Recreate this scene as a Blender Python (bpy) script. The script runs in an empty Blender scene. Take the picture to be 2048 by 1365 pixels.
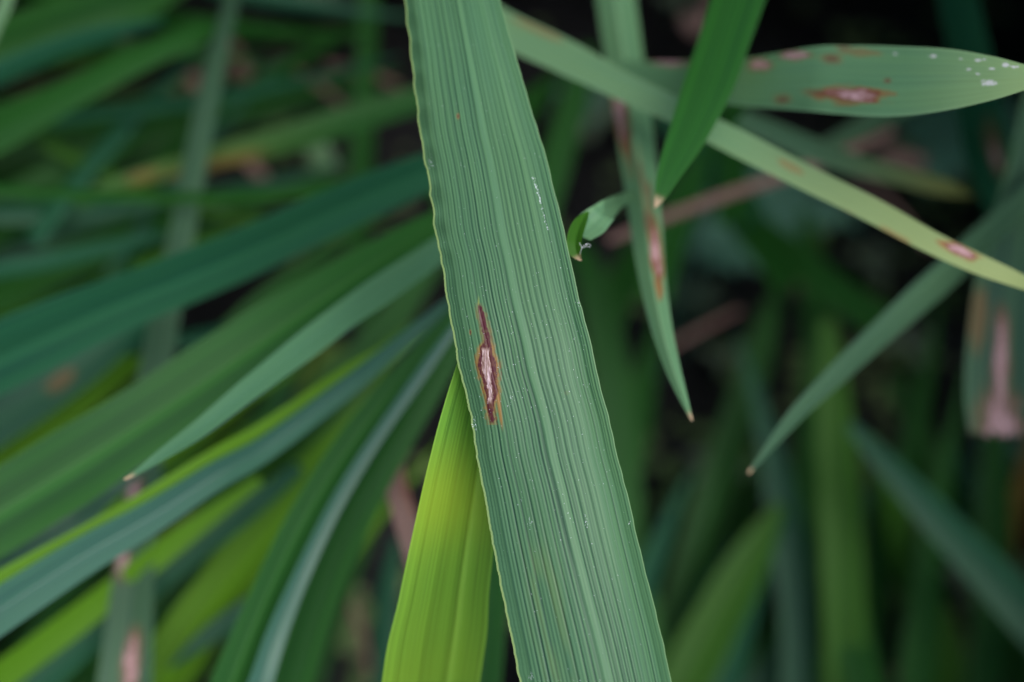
import bpy, math, random
import numpy as np
from mathutils import Vector, Matrix

random.seed(7)
RNG = np.random.default_rng(11)
scene = bpy.context.scene
COL = scene.collection

# ------------------------------------------------------------------ camera
CAM_H, PITCH, LENS, SENSOR = 0.42, 52.0, 50.0, 36.0
FOCUS = 0.167
cam_data = bpy.data.cameras.new('camera')
cam = bpy.data.objects.new('camera', cam_data)
COL.objects.link(cam)
cam.location = (0, 0, CAM_H)
cam.rotation_euler = (math.radians(90 - PITCH), 0, 0)
cam_data.lens = LENS
cam_data.sensor_width = SENSOR
cam_data.clip_start = 0.005
cam_data.clip_end = 200
cam_data.dof.use_dof = True
cam_data.dof.focus_distance = FOCUS
cam_data.dof.aperture_fstop = 9.2
scene.camera = cam

# ------------------------------------------------------------------ world and sun (light overcast, late in the day)
SUN_EL, SUN_AZ = math.radians(60), math.radians(148)
world = bpy.data.worlds.new('World')
scene.world = world
world.use_nodes = True
wn = world.node_tree.nodes
sky = wn.new('ShaderNodeTexSky')
sky.sky_type = 'NISHITA'
sky.sun_disc = False
sky.sun_elevation = SUN_EL
sky.sun_rotation = SUN_AZ
wn['Background'].inputs[1].default_value = 0.125
world.node_tree.links.new(sky.outputs[0], wn['Background'].inputs[0])
sun_data = bpy.data.lights.new('sun', 'SUN')
sun_data.energy = 1.95
sun_data.angle = math.radians(42)
sun_data.color = (1.0, 0.98, 0.95)
sun = bpy.data.objects.new('sun', sun_data)
COL.objects.link(sun)
sd = Vector((math.sin(SUN_AZ) * math.cos(SUN_EL), math.cos(SUN_AZ) * math.cos(SUN_EL), math.sin(SUN_EL)))
sun.rotation_euler = sd.to_track_quat('Z', 'Y').to_euler()
scene.view_settings.view_transform = 'Standard'
scene.view_settings.look = 'None'
scene.view_settings.exposure = 1.36
scene.view_settings.gamma = 1.0
scene.cycles.max_bounces = 8
scene.cycles.transmission_bounces = 8

# ------------------------------------------------------------------ pixel <-> place
CAMP = np.array([0.0, 0.0, CAM_H])
_p = math.radians(90 - PITCH)
RX = np.array([[1, 0, 0], [0, math.cos(_p), -math.sin(_p)], [0, math.sin(_p), math.cos(_p)]])
K = SENSOR / LENS / 2048.0


def at(x, y, d):
    """the place seen at photograph pixel x, y at depth d"""
    x, y, d = np.broadcast_arrays(np.asarray(x, float), np.asarray(y, float), np.asarray(d, float))
    v = np.stack([(x - 1024) * K, -(y - 682.5) * K, -np.ones_like(x)], -1) * d[..., None]
    return CAMP + v @ RX.T


def on_ground(x, y, z=0.0):
    v = RX @ np.array([(x - 1024) * K, -(y - 682.5) * K, -1.0])
    return CAMP + v * ((z - CAM_H) / v[2])


def to_px(P):
    q = (np.asarray(P) - CAMP) @ RX
    d = np.maximum(-q[..., 2], 1e-6)
    return q[..., 0] / d / K + 1024, -q[..., 1] / d / K + 682.5, -q[..., 2]


# ------------------------------------------------------------------ materials
def nodes_of(name):
    m = bpy.data.materials.new(name)
    m.use_nodes = True
    nt = m.node_tree
    for n in list(nt.nodes):
        nt.nodes.remove(n)
    return m, nt


def N(nt, t, **kw):
    n = nt.nodes.new(t)
    for k, v in kw.items():
        setattr(n, k, v)
    return n


def mixc(nt, fac, a, b, blend='MIX'):
    n = N(nt, 'ShaderNodeMix', data_type='RGBA', blend_type=blend)
    for sock, v in ((n.inputs[0], fac), (n.inputs[6], a), (n.inputs[7], b)):
        if hasattr(v, 'links'):
            nt.links.new(v, sock)
        else:
            sock.default_value = v if not isinstance(v, tuple) else (*v, 1.0)
    return n.outputs[2]


def math_(nt, op, a, b=0.0, clamp=False):
    n = N(nt, 'ShaderNodeMath', operation=op, use_clamp=clamp)
    for sock, v in ((n.inputs[0], a), (n.inputs[1], b)):
        if hasattr(v, 'links'):
            nt.links.new(v, sock)
        else:
            sock.default_value = v
    return n.outputs[0]


def attr(nt, name):
    n = N(nt, 'ShaderNodeAttribute', attribute_name=name)
    return n.outputs['Fac']


def leaf_mat(name, base, trans, yellow=(0.26, 0.30, 0.06), rough=0.42, tfac=0.38, stripes=24.0, depth=0.5, spec=0.14, rimc=(0.085, 0.020, 0.018)):
    m, nt = nodes_of(name)
    L = nt.links.new
    uv = N(nt, 'ShaderNodeUVMap', uv_map='UVMap')
    sep = N(nt, 'ShaderNodeSeparateXYZ'); L(uv.outputs[0], sep.inputs[0])
    oi = N(nt, 'ShaderNodeObjectInfo')
    comb = N(nt, 'ShaderNodeCombineXYZ')
    L(math_(nt, 'MULTIPLY', sep.outputs[0], stripes), comb.inputs[0])
    L(math_(nt, 'MULTIPLY', sep.outputs[1], 6.0), comb.inputs[1])
    L(math_(nt, 'MULTIPLY', oi.outputs['Random'], 31.0), comb.inputs[2])
    nz = N(nt, 'ShaderNodeTexNoise'); nz.inputs['Scale'].default_value = 1.0; nz.inputs['Detail'].default_value = 2.5
    L(comb.outputs[0], nz.inputs['Vector'])
    # broad blotches along the blade
    comb2 = N(nt, 'ShaderNodeCombineXYZ')
    L(math_(nt, 'MULTIPLY', sep.outputs[0], 3.0), comb2.inputs[0])
    L(math_(nt, 'MULTIPLY', sep.outputs[1], 45.0), comb2.inputs[1])
    L(math_(nt, 'MULTIPLY', oi.outputs['Random'], 57.0), comb2.inputs[2])
    nb = N(nt, 'ShaderNodeTexNoise'); nb.inputs['Scale'].default_value = 1.0; nb.inputs['Detail'].default_value = 3.0
    L(comb2.outputs[0], nb.inputs['Vector'])
    blot = math_(nt, 'MULTIPLY_ADD', nb.outputs['Fac'], 1.6)
    nt.nodes[-1].inputs[2].default_value = -0.3
    nt.nodes[-1].use_clamp = True
    stri = math_(nt, 'MULTIPLY_ADD', nz.outputs['Fac'], 2.7)
    nt.nodes[-1].inputs[2].default_value = -0.85
    nt.nodes[-1].use_clamp = True
    dark = (base[0] * (1 - depth), base[1] * (1 - depth), base[2] * (1 - .5 * depth))
    pale = (base[0] * (1 + depth), base[1] * (1 + .55 * depth), base[2] * (1 + .2 * depth))
    c = mixc(nt, stri, dark, pale)
    c = mixc(nt, math_(nt, 'MULTIPLY', blot, 0.35), c, (base[0] * 1.5, base[1] * 1.15, base[2] * 0.75))
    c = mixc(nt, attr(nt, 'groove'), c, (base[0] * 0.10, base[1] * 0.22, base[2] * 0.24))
    c = mixc(nt, attr(nt, 'ridge'), c, (base[0] * 1.9 + 0.02, base[1] * 1.5 + 0.02, base[2] * 1.6 + 0.01))
    c = mixc(nt, attr(nt, 'yel'), c, yellow)
    c = mixc(nt, attr(nt, 'dry'), c, (0.40, 0.28, 0.17))
    t = mixc(nt, stri, tuple(x * (1 - 1.1 * depth) for x in trans), trans)
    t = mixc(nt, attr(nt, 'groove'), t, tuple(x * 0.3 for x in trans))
    t = mixc(nt, attr(nt, 'yel'), t, (0.55, 0.55, 0.05))
    # fungal spots: orange halo, dark rim, ashen core
    halo, rim, core = attr(nt, 'halo'), attr(nt, 'rim'), attr(nt, 'core')
    comb3 = N(nt, 'ShaderNodeCombineXYZ')
    L(math_(nt, 'MULTIPLY', sep.outputs[0], 90.0), comb3.inputs[0])
    L(math_(nt, 'MULTIPLY', sep.outputs[1], 900.0), comb3.inputs[1])
    nf = N(nt, 'ShaderNodeTexNoise'); nf.inputs['Scale'].default_value = 1.0; nf.inputs['Detail'].default_value = 4.0
    L(comb3.outputs[0], nf.inputs['Vector'])
    ff = math_(nt, 'MULTIPLY_ADD', nf.outputs['Fac'], 3.0); nt.nodes[-1].inputs[2].default_value = -1.0; nt.nodes[-1].use_clamp = True
    corec = mixc(nt, ff, (0.15, 0.07, 0.07), (0.50, 0.37, 0.36))
    outs = []
    for col in (c, t):
        col = mixc(nt, halo, col, (0.27, 0.105, 0.018) if name == 'leaf_sharp' else (0.21, 0.075, 0.025))
        col = mixc(nt, rim, col, rimc)
        col = mixc(nt, core, col, corec)
        col = mixc(nt, attr(nt, 'pink'), col, mixc(nt, ff, (0.14, 0.055, 0.052), (0.46, 0.29, 0.29)))
        col = mixc(nt, attr(nt, 'scar'), col, (0.40, 0.39, 0.36))
        outs.append(col)
    pb = N(nt, 'ShaderNodeBsdfPrincipled')
    L(outs[0], pb.inputs['Base Color'])
    pb.inputs['Roughness'].default_value = rough
    pb.inputs['Specular IOR Level'].default_value = spec
    bump = N(nt, 'ShaderNodeBump'); bump.inputs['Strength'].default_value = 0.25; bump.inputs['Distance'].default_value = 0.0002
    L(nz.outputs['Fac'], bump.inputs['Height'])
    L(bump.outputs[0], pb.inputs['Normal'])
    tl = N(nt, 'ShaderNodeBsdfTranslucent')
    L(outs[1], tl.inputs['Color'])
    mx = N(nt, 'ShaderNodeMixShader')
    L(math_(nt, 'MULTIPLY', math_(nt, 'SUBTRACT', 1.0, math_(nt, 'MULTIPLY', math_(nt, 'MAXIMUM', rim, core), 0.7)), tfac), mx.inputs[0])
    L(pb.outputs[0], mx.inputs[1]); L(tl.outputs[0], mx.inputs[2])
    out = N(nt, 'ShaderNodeOutputMaterial')
    L(mx.outputs[0], out.inputs[0])
    return m


def plain_mat(name, c1, c2, scale=300.0, rough=0.7, tfac=0.0, bump=0.3, spec=0.4):
    m, nt = nodes_of(name)
    L = nt.links.new
    tc = N(nt, 'ShaderNodeTexCoord')
    nz = N(nt, 'ShaderNodeTexNoise'); nz.inputs['Scale'].default_value = scale; nz.inputs['Detail'].default_value = 4
    L(tc.outputs['Object'], nz.inputs['Vector'])
    f = math_(nt, 'MULTIPLY_ADD', nz.outputs['Fac'], 2.2); nt.nodes[-1].inputs[2].default_value = -0.6; nt.nodes[-1].use_clamp = True
    c = mixc(nt, f, c1, c2)
    pb = N(nt, 'ShaderNodeBsdfPrincipled'); L(c, pb.inputs['Base Color'])
    pb.inputs['Roughness'].default_value = rough
    pb.inputs['Specular IOR Level'].default_value = spec
    b = N(nt, 'ShaderNodeBump'); b.inputs['Strength'].default_value = bump; b.inputs['Distance'].default_value = 0.001
    L(nz.outputs['Fac'], b.inputs['Height']); L(b.outputs[0], pb.inputs['Normal'])
    out = N(nt, 'ShaderNodeOutputMaterial')
    if tfac:
        tl = N(nt, 'ShaderNodeBsdfTranslucent'); L(c, tl.inputs[0])
        mx = N(nt, 'ShaderNodeMixShader'); mx.inputs[0].default_value = tfac
        L(pb.outputs[0], mx.inputs[1]); L(tl.outputs[0], mx.inputs[2]); L(mx.outputs[0], out.inputs[0])
    else:
        L(pb.outputs[0], out.inputs[0])
    return m


MAT = {
    'hero': leaf_mat('leaf_sharp', (0.056, 0.140, 0.064), (0.055, 0.18, 0.035), rough=0.46, tfac=0.22, stripes=60, depth=0.2, spec=.2, rimc=(0.048, 0.007, 0.010)),
    'blue': leaf_mat('leaf_blue_green', (0.011, 0.068, 0.034), (0.028, 0.15, 0.03), rough=0.45, tfac=0.28),
    'green': leaf_mat('leaf_green', (0.015, 0.084, 0.014), (0.055, 0.26, 0.014), rough=0.5, tfac=0.42),
    'lime': leaf_mat('leaf_fresh_green', (0.098, 0.270, 0.010), (0.21, 0.60, 0.012), rough=0.5, tfac=0.52),
    'soft': leaf_mat('leaf_soft_green', (0.048, 0.135, 0.068), (0.07, 0.20, 0.05), rough=0.5, tfac=0.28, depth=.3),
    'mid': leaf_mat('leaf_mid_green', (0.034, 0.125, 0.012), (0.09, 0.33, 0.012), rough=0.5, tfac=0.45),
    'bright': leaf_mat('leaf_bright_yellow_green', (0.150, 0.36, 0.045), (0.30, 0.60, 0.05), rough=0.5, tfac=0.5, stripes=40, depth=.22, yellow=(0.38, 0.48, 0.03)),
    'pale': leaf_mat('leaf_pale_green', (0.092, 0.185, 0.094), (0.13, 0.24, 0.08), rough=0.5, tfac=0.25, depth=0.12, yellow=(0.22, 0.245, 0.085)),
    'grey': leaf_mat('leaf_pale_blue_green', (0.085, 0.19, 0.095), (0.12, 0.24, 0.08), rough=0.5, tfac=0.25, depth=0.15, yellow=(0.30, 0.34, 0.12)),
    'dull': leaf_mat('leaf_grey_green', (0.036, 0.090, 0.050), (0.06, 0.15, 0.04), rough=0.5, tfac=0.25, yellow=(0.17, 0.13, 0.02)),
    'gloss': leaf_mat('leaf_waxy_blue_green', (0.024, 0.090, 0.056), (0.04, 0.18, 0.05), rough=0.42, tfac=0.25, spec=.42, depth=.45),
    'dry': leaf_mat('leaf_dry', (0.15, 0.100, 0.088), (0.12, 0.07, 0.05), rough=0.6, tfac=0.2, depth=0.4),
    'ochre': leaf_mat('leaf_ochre', (0.13, 0.095, 0.020), (0.16, 0.11, 0.02), rough=0.55, tfac=0.3),
}
MAT['dust'] = plain_mat('dust', (0.34, 0.38, 0.36), (0.6, 0.62, 0.6), rough=0.8)
MAT['thread'] = plain_mat('thread', (0.6, 0.62, 0.6), (0.75, 0.75, 0.72), rough=0.6)


# ------------------------------------------------------------------ mesh helpers
def mesh_from_grid(name, P, faces, uv, attrs, nrm, mat, parent=None):
    used = np.unique(faces)
    remap = np.full(len(P), -1); remap[used] = np.arange(len(used))
    f = remap[faces]
    me = bpy.data.meshes.new(name)
    me.vertices.add(len(used)); me.vertices.foreach_set('co', P[used].astype(np.float32).ravel())
    me.loops.add(f.size); me.loops.foreach_set('vertex_index', f.astype(np.int32).ravel())
    me.polygons.add(len(f)); me.polygons.foreach_set('loop_start', (np.arange(len(f)) * 4).astype(np.int32))
    me.update(calc_edges=True)
    me.polygons.foreach_set('use_smooth', np.ones(len(f), bool))
    ul = me.uv_layers.new(name='UVMap')
    ul.data.foreach_set('uv', uv[used][f.ravel()].astype(np.float32).ravel())
    for k, a in attrs.items():
        at_ = me.attributes.new(k, 'FLOAT', 'POINT')
        at_.data.foreach_set('value', a[used].astype(np.float32))
    me.normals_split_custom_set_from_vertices(nrm[used].astype(np.float32))
    me.materials.append(mat)
    o = bpy.data.objects.new(name, me)
    COL.objects.link(o)
    if parent is not None:
        o.parent = parent
        o.matrix_parent_inverse = parent.matrix_basis.inverted()
    return o


def grid_faces(nv, nu):
    i = np.arange(nv - 1)[:, None] * nu + np.arange(nu - 1)[None, :]
    return np.stack([i, i + 1, i + nu + 1, i + nu], -1).reshape(-1, 4)


def grid_normals(G):
    du = np.gradient(G, axis=1); dv = np.gradient(G, axis=0)
    n = np.cross(du, dv)
    n /= np.maximum(np.linalg.norm(n, axis=-1, keepdims=True), 1e-12)
    return n.reshape(-1, 3)


def tag(o, label, cat, group=None):
    o['label'] = label
    o['category'] = cat
    if group:
        o['group'] = group
    return o


def empty(name, loc):
    o = bpy.data.objects.new(name, None)
    o.empty_display_size = 0.01
    COL.objects.link(o)
    o.location = Vector([float(c) for c in loc])
    return o


def catmull(cp, n):
    """points through cp (k x m), n samples spaced by length of the first two columns"""
    cp = np.asarray(cp, float)
    k = len(cp)
    if k == 2:
        t = np.linspace(0, 1, n)[:, None]
        return cp[0] * (1 - t) + cp[1] * t
    seg = np.maximum(np.linalg.norm(np.diff(cp[:, :2], axis=0), axis=1), 1e-3)
    t = np.concatenate([[0], np.cumsum(seg)])
    m = np.zeros_like(cp)
    m[1:-1] = (cp[2:] - cp[:-2]) / (t[2:] - t[:-2])[:, None]
    m[0] = (cp[1] - cp[0]) / seg[0]; m[-1] = (cp[-1] - cp[-2]) / seg[-1]
    q = np.linspace(0, t[-1], n)
    i = np.clip(np.searchsorted(t, q, side='right') - 1, 0, k - 2)
    h = seg[i][:, None]; s = ((q - t[i]) / seg[i])[:, None]
    a = 2 * s**3 - 3 * s**2 + 1; b = s**3 - 2 * s**2 + s; c = -2 * s**3 + 3 * s**2; d = s**3 - s**2
    return a * cp[i] + b * h * m[i] + c * cp[i + 1] + d * h * m[i + 1]


def vnoise(x, seed):
    """smooth 1-d value noise in -1..1"""
    r = np.random.default_rng(seed).uniform(-1, 1, 4096)
    i = np.floor(x).astype(int); f = x - i; f = f * f * (3 - 2 * f)
    return r[i % 4096] * (1 - f) + r[(i + 1) % 4096] * f


def vnoise2(x, y, seed):
    r = np.random.default_rng(seed).uniform(-1, 1, (256, 256))
    i = np.floor(x).astype(int); j = np.floor(y).astype(int)
    f = x - i; g = y - j; f = f * f * (3 - 2 * f); g = g * g * (3 - 2 * g)
    a = r[i % 256, j % 256]; b = r[(i + 1) % 256, j % 256]; c = r[i % 256, (j + 1) % 256]; d = r[(i + 1) % 256, (j + 1) % 256]
    return (a * (1 - f) + b * f) * (1 - g) + (c * (1 - f) + d * f) * g


def sstep(a, b, x):
    t = np.clip((x - a) / (b - a), 0, 1)
    return t * t * (3 - 2 * t)


LEAF_N = [0]


def ribbon(pts, mat, label=None, fold=0.0, curl=0.0, twist=0.0, spots=(), root_end=None, ground=None, nu=15, nv=70,
           midrib=False, blunt=False, wave=0.03, name='rice_leaf', cat='leaf', group=None, parts=True, mid=0.0, rag=0.0, parent=None, drytip=0.0, veins=0, vein_s=.5):
    """a leaf blade. pts: (x, y, width, depth[, yellowing]) in photograph pixels and metres; twist in degrees (one value or one per point);
    root_end 'a'/'b' says which end runs on down to the soil, ground the pixel where it is rooted there."""
    LEAF_N[0] += 1
    sd_ = LEAF_N[0] * 17 + 3
    cp = np.array([[*p[:4], (p[4] if len(p) > 4 else 0.0)] for p in pts], float)
    tw = np.full(len(cp), float(twist)) if np.isscalar(twist) else np.array(twist, float)
    S = catmull(np.column_stack([cp, tw]), nv)
    C = at(S[:, 0], S[:, 1], S[:, 3])
    hw = np.maximum(S[:, 2], 0.5) * 0.5 * K * S[:, 3]
    yel = np.clip(S[:, 4], 0, 1); twi = np.radians(S[:, 5])
    spx, spy = S[:, 0], S[:, 1]
    valid = np.ones(nv, bool)
    if root_end:
        flip = root_end == 'a'
        if flip:
            C, hw, yel, twi, spx, spy = (q[::-1] for q in (C, hw, yel, twi, spx, spy))
        P0 = C[-1]; t0 = C[-1] - C[-6]; t0 = t0 / np.linalg.norm(t0)
        G = on_ground(*ground, z=-0.004)
        Ln = np.linalg.norm(G - P0)
        P1 = P0 + t0 * 0.38 * Ln; P2 = G + np.array([0, 0, 0.45 * max(P0[2], 0.1)]) ; P3 = G
        s = np.linspace(0, 1, 23)[1:, None]
        E = (1 - s)**3 * P0 + 3 * (1 - s)**2 * s * P1 + 3 * (1 - s) * s**2 * P2 + s**3 * P3
        C = np.vstack([C, E])
        hw = np.concatenate([hw, np.interp(s[:, 0], [0, 0.5, 1], [hw[-1], max(hw[-1] * 0.8, 0.003), 0.0025])])
        yel = np.concatenate([yel, np.full(22, yel[-1])]); twi = np.concatenate([twi, np.full(22, twi[-1])])
        valid = np.concatenate([valid, np.zeros(22, bool)])
        spx = np.concatenate([spx, np.full(22, 1e6)]); spy = np.concatenate([spy, np.full(22, 1e6)])
        if flip:
            C, hw, yel, twi, spx, spy, valid = (q[::-1] for q in (C, hw, yel, twi, spx, spy, valid))
    n = len(C)
    T = np.gradient(C, axis=0); T /= np.linalg.norm(T, axis=1, keepdims=True)
    V = CAMP - C; V /= np.linalg.norm(V, axis=1, keepdims=True)
    W = np.cross(T, V)
    wl = np.linalg.norm(W, axis=1)
    W /= np.maximum(wl, 1e-9)[:, None]
    order = range(1, n) if not (root_end == 'a') else range(n - 2, -1, -1)
    for i in order:
        j = i - 1 if not (root_end == 'a') else i + 1
        if W[i] @ W[j] < 0:
            W[i] = -W[i]
        if wl[i] < 0.25:
            q = W[j] - T[i] * (W[j] @ T[i]); W[i] = q / np.linalg.norm(q)
    Nn = np.cross(W, T)
    # keep the photographed side towards the camera
    k0 = int(np.argmax(valid))
    if (W[valid] @ np.array([1.0, 0, 0])).mean() < 0:
        W = -W
    Nn = np.cross(W, T)
    if (Nn[valid] * V[valid]).sum() < 0:
        Nn = -Nn
    Ld = np.array([sd.x * .5, sd.y * .5, 1.0])
    if (W[valid] @ Ld).mean() > 0:
        twi = -twi
    cw, sw = np.cos(twi)[:, None], np.sin(twi)[:, None]
    W, Nn = W * cw - Nn * (-sw), Nn * cw - W * sw
    hw = hw / np.maximum(np.abs(cw[:, 0]), 0.35)
    ln = np.concatenate([[0], np.cumsum(np.linalg.norm(np.diff(C, axis=0), axis=1))])
    hw = hw * (1 + 0.03 * vnoise(ln * 120, sd_))
    u = np.linspace(-1, 1, nu)
    um = (u - mid) / np.where(u > mid, 1 - mid, 1 + mid)
    prof = fold * np.abs(um) + curl * um**2
    prof = prof - prof.mean()
    off = prof[None, :] + wave * (np.abs(u)**2)[None, :] * np.stack([vnoise(ln * 70, sd_ + 1 + (0 if q < 0 else 1)) for q in u], 1)
    G3 = C[:, None, :] + W[:, None, :] * (hw[:, None] * u[None, :])[..., None] + Nn[:, None, :] * (hw[:, None] * off)[..., None]
    if rag:
        e = np.linspace(0, 1, 5) ** 2
        for q in range(5):
            G3[-5 + q] += T[-1] * (rag * (RNG.uniform(-0.3, 1, nu) * e[q]))[:, None]
    P = G3.reshape(-1, 3)
    nrm = grid_normals(G3)
    uv = np.stack(np.broadcast_arrays((u[None, :] + 1) / 2, ln[:, None] * 1.0), -1).reshape(-1, 2)
    shp = (n, nu)
    core = np.zeros(shp); rim = np.zeros(shp); halo = np.zeros(shp); pink = np.zeros(shp); scar = np.zeros(shp)
    PX, PY, _ = to_px(G3)
    for (sx, sy, sl, swid, kind) in spots:
        i = int(np.argmin((spx - sx)**2 + (spy - sy)**2))
        i0, i1 = max(i - 2, 0), min(i + 2, n - 1)
        ax = np.array([spx[i1] - spx[i0], spy[i1] - spy[i0]]); ax /= max(np.linalg.norm(ax), 1e-6)
        dx, dy = PX - sx, PY - sy
        a = dx * ax[0] + dy * ax[1]; b = -dx * ax[1] + dy * ax[0]
        r = np.sqrt((a / (sl / 2))**2 + (b / (swid / 2))**2) + (0.34 * vnoise2(a / 22, b / 4.5, sd_ + i) + 0.12 * vnoise2(a / 7, b / 3, sd_ + i + 1) if kind != 'scar' else 0.5 * vnoise2(PX / 3.5, PY / 3.5, sd_ + i))
        inside = valid[:, None]
        if kind == 'scar':
            scar = np.maximum(scar, sstep(1.0, 0.6, r) * inside)
            continue
        halo = np.maximum(halo, {'spot': .8, 'pink': .35, 'red': .3, 'halo': .45, 'rust': .8}[kind] * sstep(1.45, 0.95, r) * inside)
        if kind == 'spot':
            rim = np.maximum(rim, sstep(1.1, 0.8, r) * .7 * inside)
            pink = np.maximum(pink, sstep(0.85, 0.4, r) * inside)
        elif kind == 'pink':
            rim = np.maximum(rim, sstep(1.1, 0.85, r) * .45 * inside)
            pink = np.maximum(pink, sstep(1.0, 0.5, r) * inside)
        elif kind == 'red':
            rim = np.maximum(rim, 0.62 * sstep(1.15, 0.4, r) * inside)
    tipd = np.zeros(n)
    if drytip:
        ends = ln if root_end == 'b' or (root_end is None and S[0, 2] < S[-1, 2]) else ln[-1] - ln
        tipd = sstep(drytip, drytip * 0.3, ends)
    ones = np.ones(shp)
    edge = sstep(0.90, 1.0, np.abs(u))[None, :] * ones
    rid = np.maximum(edge * 0.5, (sstep(0.10, 0.03, np.abs(u - mid)) * 0.6)[None, :] * ones if midrib else 0)
    grv = np.zeros(shp)
    if veins:
        rv = np.random.default_rng(sd_)
        for c_ in np.linspace(-.93, .93, veins) + rv.uniform(-.02, .02, veins):
            if abs(c_ - mid) > .06:
                grv = np.maximum(grv, (rv.uniform(.35, 1) * vein_s * (.75 + .35 * vnoise(ln * 90 + c_ * 40, sd_ + 7)))[:, None] * np.exp(-((u[None, :] - c_) / .013)**2))
        grv = np.maximum(grv, vein_s * .55 * np.clip(vnoise(u * 46 + 60, sd_ + 8), 0, 1)[None, :] * ones)
        grv = np.maximum(grv, vein_s * 1.0 * np.exp(-((u[None, :] - mid + .075) / .03)**2) * ones)
        G3 = G3 - Nn[:, None, :] * (4e-5 * grv)[..., None]
        P = G3.reshape(-1, 3); nrm = grid_normals(G3)
    A = dict(core=core, pink=pink, scar=scar, rim=rim, halo=halo, yel=yel[:, None] * ones, dry=tipd[:, None] * ones, ridge=rid, groove=grv)
    A = {k: v.ravel() for k, v in A.items()}
    F = grid_faces(n, nu)
    fm = lambda q: q.ravel()[F].mean(1)
    les = np.maximum(np.maximum(fm(rim), fm(pink)), fm(scar)) > 0.3
    mr = (np.abs(np.abs(np.broadcast_to(u[None, :], shp).ravel()[F].mean(1) - mid)) < 0.075) & ~les if midrib else np.zeros(len(F), bool)
    body = ~(les | mr)
    if parts and (les.any() or mr.any()):
        root = empty(name, C[-1] if root_end == 'b' else (C[0] if root_end == 'a' else C[n // 2]))
        mesh_from_grid('blade', P, F[body], uv, A, nrm, mat, root)
        if mr.any():
            mesh_from_grid('midrib', P, F[mr], uv, A, nrm, mat, root)
        left = les.copy()
        for (sx, sy, sl, swid, kind) in spots:
            fx, fy = fm(PX), fm(PY)
            sel = left & ((fx - sx)**2 + (fy - sy)**2 < (0.75 * max(sl, swid) + 8)**2)
            if sel.any():
                mesh_from_grid('lesion', P, F[sel], uv, A, nrm, mat, root)
                left &= ~sel
        if left.any():
            mesh_from_grid('lesion', P, F[left], uv, A, nrm, mat, root)
    else:
        root = mesh_from_grid(name, P, F, uv, A, nrm, mat, parent)
    if label:
        tag(root, label, cat, group)
    return root


# ------------------------------------------------------------------ the ground: wet dark mud
gx = np.concatenate([-np.geomspace(60, 0.9, 14), np.linspace(-0.8, 0.8, 161), np.geomspace(0.9, 60, 14)])
gy = np.concatenate([-np.geomspace(60, 0.5, 14), np.linspace(-0.4, 1.2, 161), np.geomspace(1.3, 60, 14)])
GX, GY = np.meshgrid(gx, gy)
near = sstep(1.5, 0.6, np.hypot(GX, GY - 0.35))
GZ = near * (0.008 * vnoise2(GX * 18 + 50, GY * 18 + 50, 1) + 0.004 * vnoise2(GX * 55 + 90, GY * 55 + 90, 2)) - 0.004
gm, gnt = nodes_of('wet_mud')
tc = N(gnt, 'ShaderNodeTexCoord')
n1 = N(gnt, 'ShaderNodeTexNoise'); n1.inputs['Scale'].default_value = 28; n1.inputs['Detail'].default_value = 6
n2 = N(gnt, 'ShaderNodeTexNoise'); n2.inputs['Scale'].default_value = 220; n2.inputs['Detail'].default_value = 4
gnt.links.new(tc.outputs['Object'], n1.inputs[0]); gnt.links.new(tc.outputs['Object'], n2.inputs[0])
c = mixc(gnt, n1.outputs['Fac'], (0.004, 0.004, 0.005), (0.014, 0.010, 0.010))
c = mixc(gnt, math_(gnt, 'MULTIPLY', n2.outputs['Fac'], 0.6), c, (0.007, 0.009, 0.012))
pb = N(gnt, 'ShaderNodeBsdfPrincipled'); gnt.links.new(c, pb.inputs['Base Color']); pb.inputs['Specular IOR Level'].default_value = 0.22
rr = math_(gnt, 'MULTIPLY_ADD', n1.outputs['Fac'], 0.9); gnt.nodes[-1].inputs[2].default_value = 0.05
gnt.links.new(rr, pb.inputs['Roughness'])
bp = N(gnt, 'ShaderNodeBump'); bp.inputs['Strength'].default_value = 0.6; bp.inputs['Distance'].default_value = 0.004
gnt.links.new(n2.outputs['Fac'], bp.inputs['Height']); gnt.links.new(bp.outputs[0], pb.inputs['Normal'])
go = N(gnt, 'ShaderNodeOutputMaterial'); gnt.links.new(pb.outputs[0], go.inputs[0])
G3 = np.stack([GX, GY, GZ], -1)
ground = mesh_from_grid('ground', G3.reshape(-1, 3), grid_faces(*GX.shape), np.stack([GX, GY], -1).reshape(-1, 2), {}, grid_normals(G3), gm)
ground['kind'] = 'structure'

# ------------------------------------------------------------------ the sharp leaf across the middle
LE = np.array([(700, -900), (760, -420), (790, -160), (806.5, 0), (820, 103), (825, 164), (830, 205), (837, 267), (849, 328), (859.5, 393), (868, 467), (880, 518),
               (892, 604), (906, 682), (916, 741), (930, 792), (943, 860), (949, 907), (964, 983), (984, 1096), (1008, 1223), (1032, 1343), (1052, 1440),
               (1120, 1800), (1230, 2400), (1390, 3200)], float)
RE = np.array([(710, -900), (850, -420), (945, -160), (1001, 0), (1022, 79), (1042.5, 147), (1066, 226), (1090, 304), (1111, 386), (1129, 458), (1142, 518),
               (1159, 594), (1183, 683), (1203, 775), (1220, 836), (1236, 907), (1254.5, 977), (1278.5, 1079), (1306, 1189), (1330, 1285), (1347, 1365), (1362, 1440),
               (1420, 1800), (1480, 2400), (1510, 3200)], float)
DE = np.array([(-900, 0.245), (-420, 0.210), (-160, 0.1895), (0, 0.1825), (300, 0.1740), (480, 0.170), (650, 0.167), (820, 0.1655), (1000, 0.1635), (1365, 0.1605), (1440, 0.160),
               (1800, 0.162), (2400, 0.205), (3200, 0.318)], float)


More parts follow.
